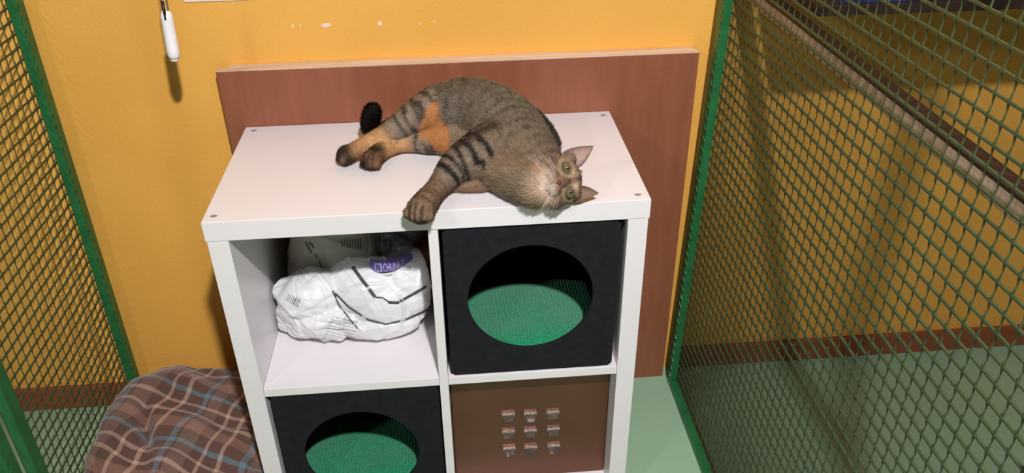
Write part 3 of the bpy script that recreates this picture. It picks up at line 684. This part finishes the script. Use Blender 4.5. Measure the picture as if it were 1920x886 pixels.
def coat(X):
    ni = nearest(X); pid = SPID[ni]; t_ = ST[ni]; N1 = vnoise(X, 28); N2 = vnoise(X, 90, 4.); N3 = vnoise(X, 12, 9.)
    c = np.tile(L3(112, 99, 83), (len(X), 1))
    rel = X-SP[ni]
    hl = (X-HCn) @ HB.T*1000; s, u, f = hl[:, 0], hl[:, 1], hl[:, 2]
    inhead = sstep(54-np.linalg.norm(hl*np.array([1, 1, .9]), axis=1), 0, 12)
    # warm shoulders and chest
    c = mixc(c, L3(128, 102, 76), .7*gauss(X, on_cat(985, 300), .045))
    c = mixc(c, L3(132, 108, 84), .35*gauss(X, on_cat(930, 270), .05))
    for i, nm in enumerate(names):
        mk = pid == i
        if nm == 'trunk':
            ph = t_*2*math.pi/.021+N3*4.2+N1*2.4+rel[:, 2]*40
            st = sstep(np.sin(ph), -.1, .8)*(.15+.75*sstep(N2+N1, -.25, .3))
            c = np.where(mk[:, None], mixc(c, L3(46, 38, 32), st*.85), c)
            # dark line down the back (the far side)
        elif nm in ('fore_upper',):
            ph = t_*2*math.pi/.0175+N3*2.5+N1*1.8
            st = sstep(np.sin(ph)+.5*N2, -.05, .4)*sstep(.150-t_, 0, .02)*sstep(t_, .045, .06)
            c = np.where(mk[:, None], mixc(c, L3(132, 114, 96), .65*sstep(t_, .03, .06)), c)
            c = np.where(mk[:, None], mixc(c, L3(26, 20, 18), st), c)
            c = np.where(mk[:, None], mixc(c, L3(128, 102, 78), sstep(t_, .14, .17)*.8), c)
            ph2 = sstep(np.sin(t_*2*math.pi/.016+N1*2), .3, .8)*sstep(t_, .14, .16)
            c = np.where(mk[:, None], mixc(c, L3(62, 46, 36), ph2*.5), c)
        elif nm in ('hind_upper', 'hind_lower'):
            lo_ = sstep(t_, .085, .12) if nm == 'hind_upper' else sstep(t_, .05, .08)
            c = np.where(mk[:, None], mixc(c, L3(150, 132, 114), .6), c)
            st = sstep(np.sin(t_*2*math.pi/.024+N3*2+N1*1.5+.8), .05, .5)
            c = np.where(mk[:, None], mixc(c, L3(44, 34, 28), st*.85*(1-lo_)), c)
            c = np.where(mk[:, None], mixc(c, L3(196, 148, 100), lo_*.85), c)
            pw_ = sstep(t_, .165, .20) if nm == 'hind_upper' else sstep(t_, .125, .155)
            c = np.where(mk[:, None], mixc(c, L3(88, 62, 46), pw_*.8), c)
            c = np.where(mk[:, None], mixc(c, L3(40, 28, 22), pw_*sstep(N1, 0, .3)*.9), c)
        elif nm == 'tail':
            c = np.where(mk[:, None], mixc(c, L3(14, 12, 12), sstep(t_, .05, .09)), c)
        elif nm in ('belly',):
            c = np.where(mk[:, None], mixc(c, L3(150, 126, 96), .5), c)
        elif nm == 'chest':
            c = np.where(mk[:, None], mixc(c, L3(134, 110, 86), .4), c)
            st = sstep(np.sin(t_*2*math.pi/.026+N3*3), .3, .8)*sstep(.05-t_, 0, .03)
            c = np.where(mk[:, None], mixc(c, L3(60, 44, 34), st*.8), c)
        elif nm == 'fore_lower':
            c = np.where(mk[:, None], mixc(c, L3(158, 126, 98), .7), c)
        elif nm == 'scruff':
            c = np.where(mk[:, None], mixc(c, L3(26, 22, 20), .85*sstep(t_, .0, .02)), c)
    # dark back line along the spine (behind) and shade painted in the crease between shoulder and flank
    for a in ((1012, 240), (1022, 252), (1031, 266)): c = mixc(c, L3(16, 14, 14), .95*gauss(X, P(*a, .79), .026))
    for a in ((862, 270), (872, 262), (884, 255), (898, 247), (912, 240), (928, 234)): c = mixc(c, L3(36, 29, 25), .75*gauss(X, on_cat(*a), .0125))
    # shaved ginger patch on the inner thigh and belly
    g = np.maximum.reduce([gauss(X, on_cat(*a), r) for *a, r in ((816, 203, .012), (812, 216, .017), (806, 232, .018), (822, 234, .018), (800, 248, .016), (820, 252, .021), (832, 262, .018), (826, 276, .016), (812, 244, .016), (832, 243, .014), (816, 262, .014), (838, 276, .012))])
    g = g*(pid != names.index('fore_upper'))
    c = mixc(c, L3(172, 112, 62), sstep(g+N1*.15, .28, .60)*.9)
    for e_, d_, sd_, sp_ in toes:  # gap shade between the toes, painted into the coat colour
        r_ = X-np.array(list(e_)); fw = r_ @ np.array(list(d_)); lt = r_ @ np.array(list(sd_))/sp_
        for q in (-.9, 0, .9): c = mixc(c, L3(24, 17, 14), .55*np.exp(-((lt-q)/.13)**2)*sstep(fw, .006, .012)*(np.linalg.norm(r_, axis=1) < .03))
    # head
    hc = np.tile(L3(116, 94, 76), (len(X), 1))
    throat = sstep(-u, 12, 26)
    hc = mixc(hc, L3(184, 152, 124), throat*.55)
    hc = mixc(hc, L3(214, 200, 190), .85*sstep(-u, 16, 26)*sstep(18-np.abs(s), -6, 10)*sstep(f, 5, 25))
    hc = mixc(hc, L3(92, 62, 48), sstep(6.5-np.abs(s), 0, 4)*sstep(u, -14, -8)*sstep(14-u, 0, 10)*.85)      # bridge
    hc = mixc(hc, L3(196, 168, 128), .8*np.exp(-((np.abs(s)-11)**2)/30-((u-19)**2)/60)*sstep(f, 0, 10))    # above the eyes
    for w0 in (0, 13, 24): hc = mixc(hc, L3(48, 36, 30), .75*np.exp(-((np.abs(s)-w0-.15*(u-18))/2.4)**2)*sstep(u, 19, 24))
    for k0 in (-6, -20): hc = mixc(hc, L3(54, 40, 32), .85*np.exp(-((u-k0+.45*(np.abs(s)-26)+3*N1)/2.8)**2)*sstep(np.abs(s), 22, 27))
    ey = np.sqrt((np.abs(s)-20)**2/1.5+(u-8)**2); hc = mixc(hc, L3(34, 26, 22), np.exp(-((ey-7.2)/1.9)**2)*.9*sstep(f, 5, 15))
    hc = mixc(hc, L3(190, 164, 126), .4*np.exp(-((ey-11.5)/2)**2)*sstep(f, 5, 15))
    hc = mixc(hc, L3(70, 40, 34), .9*np.exp(-(s/1.4)**2)*sstep(-u, 18, 21)*sstep(f, 20, 30)*sstep(34+u, 0, 4))
    hc = mixc(hc, L3(60, 44, 36), .7*sstep(s, 30, 40)*sstep(10-u, 0, 10))
    # keep the head colours from reaching back onto the neck
    c = c*(1-inhead[:, None])+hc*inhead[:, None]
    c = mixc(c, L3(184, 156, 126), .8*gauss(X, on_cat(1012, 338), .019)); c = mixc(c, L3(190, 176, 164), .8*gauss(X, on_cat(1020, 355), .013)); c = mixc(c, L3(190, 160, 128), .6*gauss(X, on_cat(1008, 362), .016))
    c *= (1+.22*N2+.14*N1)[:, None]
    return np.clip(c, .002, 1), ni, inhead
CB = BVHTree.FromPolygons([Vector(v) for v in co], [tuple(p.vertices) for p in body.polygons])
bc, bni, bhead = coat(co)
edg = np.array([e.vertices[:] for e in body.edges]); deg = np.bincount(edg.ravel(), minlength=len(co))[:, None]
for _ in range(2):
    acc = np.zeros_like(bc); np.add.at(acc, edg[:, 0], bc[edg[:, 1]]); np.add.at(acc, edg[:, 1], bc[edg[:, 0]]); bc = .4*bc+.6*acc/np.maximum(deg, 1)
# ears joined into the body mesh
EV = []; EF = []; EC = []
def ear(b1, b2, tip, cup, f0, inner=(168, 140, 130)):
    b1, b2, tip = Vector(b1), Vector(b2), Vector(tip); NU, NV = 12, 12; base = len(EV)
    for sidei in (0, 1):
        for j in range(NV+1):
            v = j/NV
            for i in range(NU+1):
                a = i/NU*2-1; wv = (1-v)**.75*(1+.25*math.sin(v*math.pi))
                mid = (b1+b2)/2*(1-v)+tip*v; half = (b2-b1)/2*wv
                q = mid+half*a
                f_ = f0-cup*(1-a*a)*(1-v)**.8-(0 if sidei == 0 else 3.0*(1-v*.6)); 
                EV.append(HL(q.x, q.y, f_+5*v))
                rim = max(abs(a)**4, v**4)
                EC.append((L3(*inner)*(.85+.3*random.random())*(1-.85*rim)+L3(84, 66, 54)*.85*rim) if sidei == 0 else L3(110, 92, 76))
    n1 = (NU+1)*(NV+1)
    for j in range(NV):
        for i in range(NU):
            a = base+j*(NU+1)+i; EF.append((a, a+1, a+NU+2, a+NU+1)); EF.append((n1+a, n1+a+NU+1, n1+a+NU+2, n1+a+1))
    for j in range(NV):
        for i in (0, NU):
            a = base+j*(NU+1)+i; EF.append((a, a+NU+1, n1+a+NU+1, n1+a))
ear((-47, 14), (-15, 34), (-50, 67), 12, 4)
ear((13, 34), (40, 22), (31, 66), 10, 2, (132, 108, 92))
V = [tuple(v) for v in co]+[tuple(v) for v in EV]; F = [tuple(p.vertices) for p in body.polygons]+[tuple(i+nv_ for i in f) for f in EF]
cme = bpy.data.meshes.new('cat_body'); cme.from_pydata(V, [], F); cme.update(); cme.shade_smooth()
ca_ = cme.color_attributes.new('fur', 'FLOAT_COLOR', 'POINT')
AC = np.vstack([bc, np.array(EC)]); ca_.data.foreach_set('color', np.hstack([AC, np.ones((len(AC), 1))]).astype(np.float32).ravel())
cat = empty('cat', (.5, -.2, TZ_), 'brown tabby cat lying on its side on top of the white shelf unit', 'cat')
link('body', cme, M['skin'], cat)
# fur strands
nrm = np.empty(nv_*3); 
cme.vertices.foreach_get('normal', nrm := np.empty(len(V)*3)); nrm = nrm.reshape(-1, 3)
tri = np.array([(f[0], f[i], f[i+1]) for f in F[:len(body.polygons)] for i in range(1, len(f)-1)])
VA = np.array(V); a_, b__, c__ = VA[tri[:, 0]], VA[tri[:, 1]], VA[tri[:, 2]]
area = np.linalg.norm(np.cross(b__-a_, c__-a_), axis=1); NH = 95000
pick = RNG.choice(len(tri), NH, p=area/area.sum()); r1 = np.sqrt(RNG.random(NH)); r2_ = RNG.random(NH)
w0, w1, w2 = (1-r1)[:, None], (r1*(1-r2_))[:, None], (r1*r2_)[:, None]
T = tri[pick]; root = VA[T[:, 0]]*w0+VA[T[:, 1]]*w1+VA[T[:, 2]]*w2; hn = nrm[T[:, 0]]*w0+nrm[T[:, 1]]*w1+nrm[T[:, 2]]*w2
hn /= np.linalg.norm(hn, axis=1)[:, None]
hc_ = AC[T[:, 0]]*w0+AC[T[:, 1]]*w1+AC[T[:, 2]]*w2; hni = bni[T[:, 0]]; hh = bhead[T[:, 0]]
hl = (root-HCn) @ HB.T*1000
fl = SDIR[hni].copy(); rev = np.isin(SPID[hni], [names.index('trunk'), names.index('chest'), names.index('belly'), names.index('scruff')]); fl[rev] *= -1
away = root-np.array(list(HL(0, -14, 40))); away /= np.linalg.norm(away, axis=1)[:, None]
fl = fl*(1-hh[:, None])+away*hh[:, None]
fl -= hn*(fl*hn).sum(1)[:, None]; fl /= np.linalg.norm(fl, axis=1)[:, None]+1e-9
ln = np.full(NH, .0085); nmid = SPID[hni]
for nm, l_ in (('trunk', .010), ('tail', .011), ('chest', .0105), ('scruff', .010), ('hind_upper', .0055), ('hind_lower', .0055), ('fore_upper', .0058), ('belly', .007)): ln[nmid == names.index(nm)] = l_
ln = ln*(1-hh)+.0048*hh; ln *= RNG.uniform(.7, 1.25, NH)
orange = (hc_[:, 0] > hc_[:, 2]*4.5); ln[orange] *= .45
eyed = np.minimum(np.linalg.norm(hl-np.array([-20, 8, 34]), axis=1), np.linalg.norm(hl-np.array([20, 8, 34]), axis=1))
nosed = np.linalg.norm(hl-np.array([0, -11, 45]), axis=1)
keep = ~((hh > .5) & ((eyed < 10.5) | (nosed < 7))) & ~((root[:, 2] < TZ_+.002) & (root[:, 1] > -.388))
root, hn, fl, ln, hc_ = root[keep], hn[keep], fl[keep], ln[keep], hc_[keep]; NH = len(root)
jit = RNG.normal(0, .18, (NH, 3)); d1v = fl+hn*.55+jit; d1v /= np.linalg.norm(d1v, axis=1)[:, None]; d2v = fl+hn*.18+jit; d2v /= np.linalg.norm(d2v, axis=1)[:, None]
sd = np.cross(d1v, hn); sd /= np.linalg.norm(sd, axis=1)[:, None]+1e-9; wd = (.00034*RNG.uniform(.7, 1.3, NH))[:, None]
midp = root+d1v*(ln*.5)[:, None]; tip_ = midp+d2v*(ln*.5)[:, None]
on_ = (tip_[:, 1] > -.39); tip_[:, 2] = np.where(on_, np.maximum(tip_[:, 2], TZ_+.0006), tip_[:, 2]); midp[:, 2] = np.where(midp[:, 1] > -.39, np.maximum(midp[:, 2], TZ_+.0006), midp[:, 2])
HV = np.stack([root-sd*wd, root+sd*wd, midp+sd*wd*.8, midp-sd*wd*.8, tip_], 1).reshape(-1, 3)
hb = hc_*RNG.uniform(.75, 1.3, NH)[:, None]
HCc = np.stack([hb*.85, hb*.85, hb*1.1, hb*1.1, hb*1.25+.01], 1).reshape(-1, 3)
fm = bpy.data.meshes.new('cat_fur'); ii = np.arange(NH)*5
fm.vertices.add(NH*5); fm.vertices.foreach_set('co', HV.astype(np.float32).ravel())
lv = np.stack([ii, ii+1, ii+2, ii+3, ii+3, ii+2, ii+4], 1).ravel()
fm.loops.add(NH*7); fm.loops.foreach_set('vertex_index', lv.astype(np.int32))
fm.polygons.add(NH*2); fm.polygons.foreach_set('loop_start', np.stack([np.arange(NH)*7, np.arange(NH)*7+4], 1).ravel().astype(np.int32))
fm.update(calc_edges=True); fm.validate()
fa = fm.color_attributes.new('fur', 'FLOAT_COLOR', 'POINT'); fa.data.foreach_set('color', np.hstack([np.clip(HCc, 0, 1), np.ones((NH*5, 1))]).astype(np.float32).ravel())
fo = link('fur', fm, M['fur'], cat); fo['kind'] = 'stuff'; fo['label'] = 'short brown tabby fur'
# eyes, nose, whiskers
for s_ in (-20, 20):
    c = HL(s_, 8, 29.5); k = MB(); k.sph(c, .0078, (1.15, .88, .9), 24, HRf); eo = k.build('eye', M['eye'], cat, True)
    k = MB(); k.sph(c+hf*.0058, .0022, (.9, 1.5, .8), 16, HRf); k.build('pupil', M['pupil'], eo, True)
k = MB(); k.sph(HL(0, -11, 43.5), .0036, (1.35, .85, .9), 16, HRf); k.sph(HL(0, -14, 43), .0026, (1, 1.1, .9), 12, HRf); k.build('nose', M['nose'], cat, True)
for sgn in (-1, 1):
    for q in range(6):
        k = MB(); a = HL(sgn*12, -15-q*1.6, 41); b2 = HL(sgn*(30+q), -20-q*5+(3 if q < 2 else 0), 44); c2 = HL(sgn*(46+q*2), -22-q*8, 36-q)
        k.tube([a, b2, c2], [.00020, .00016, .00006], 4); k.build('whisker', M['whisk'], cat)
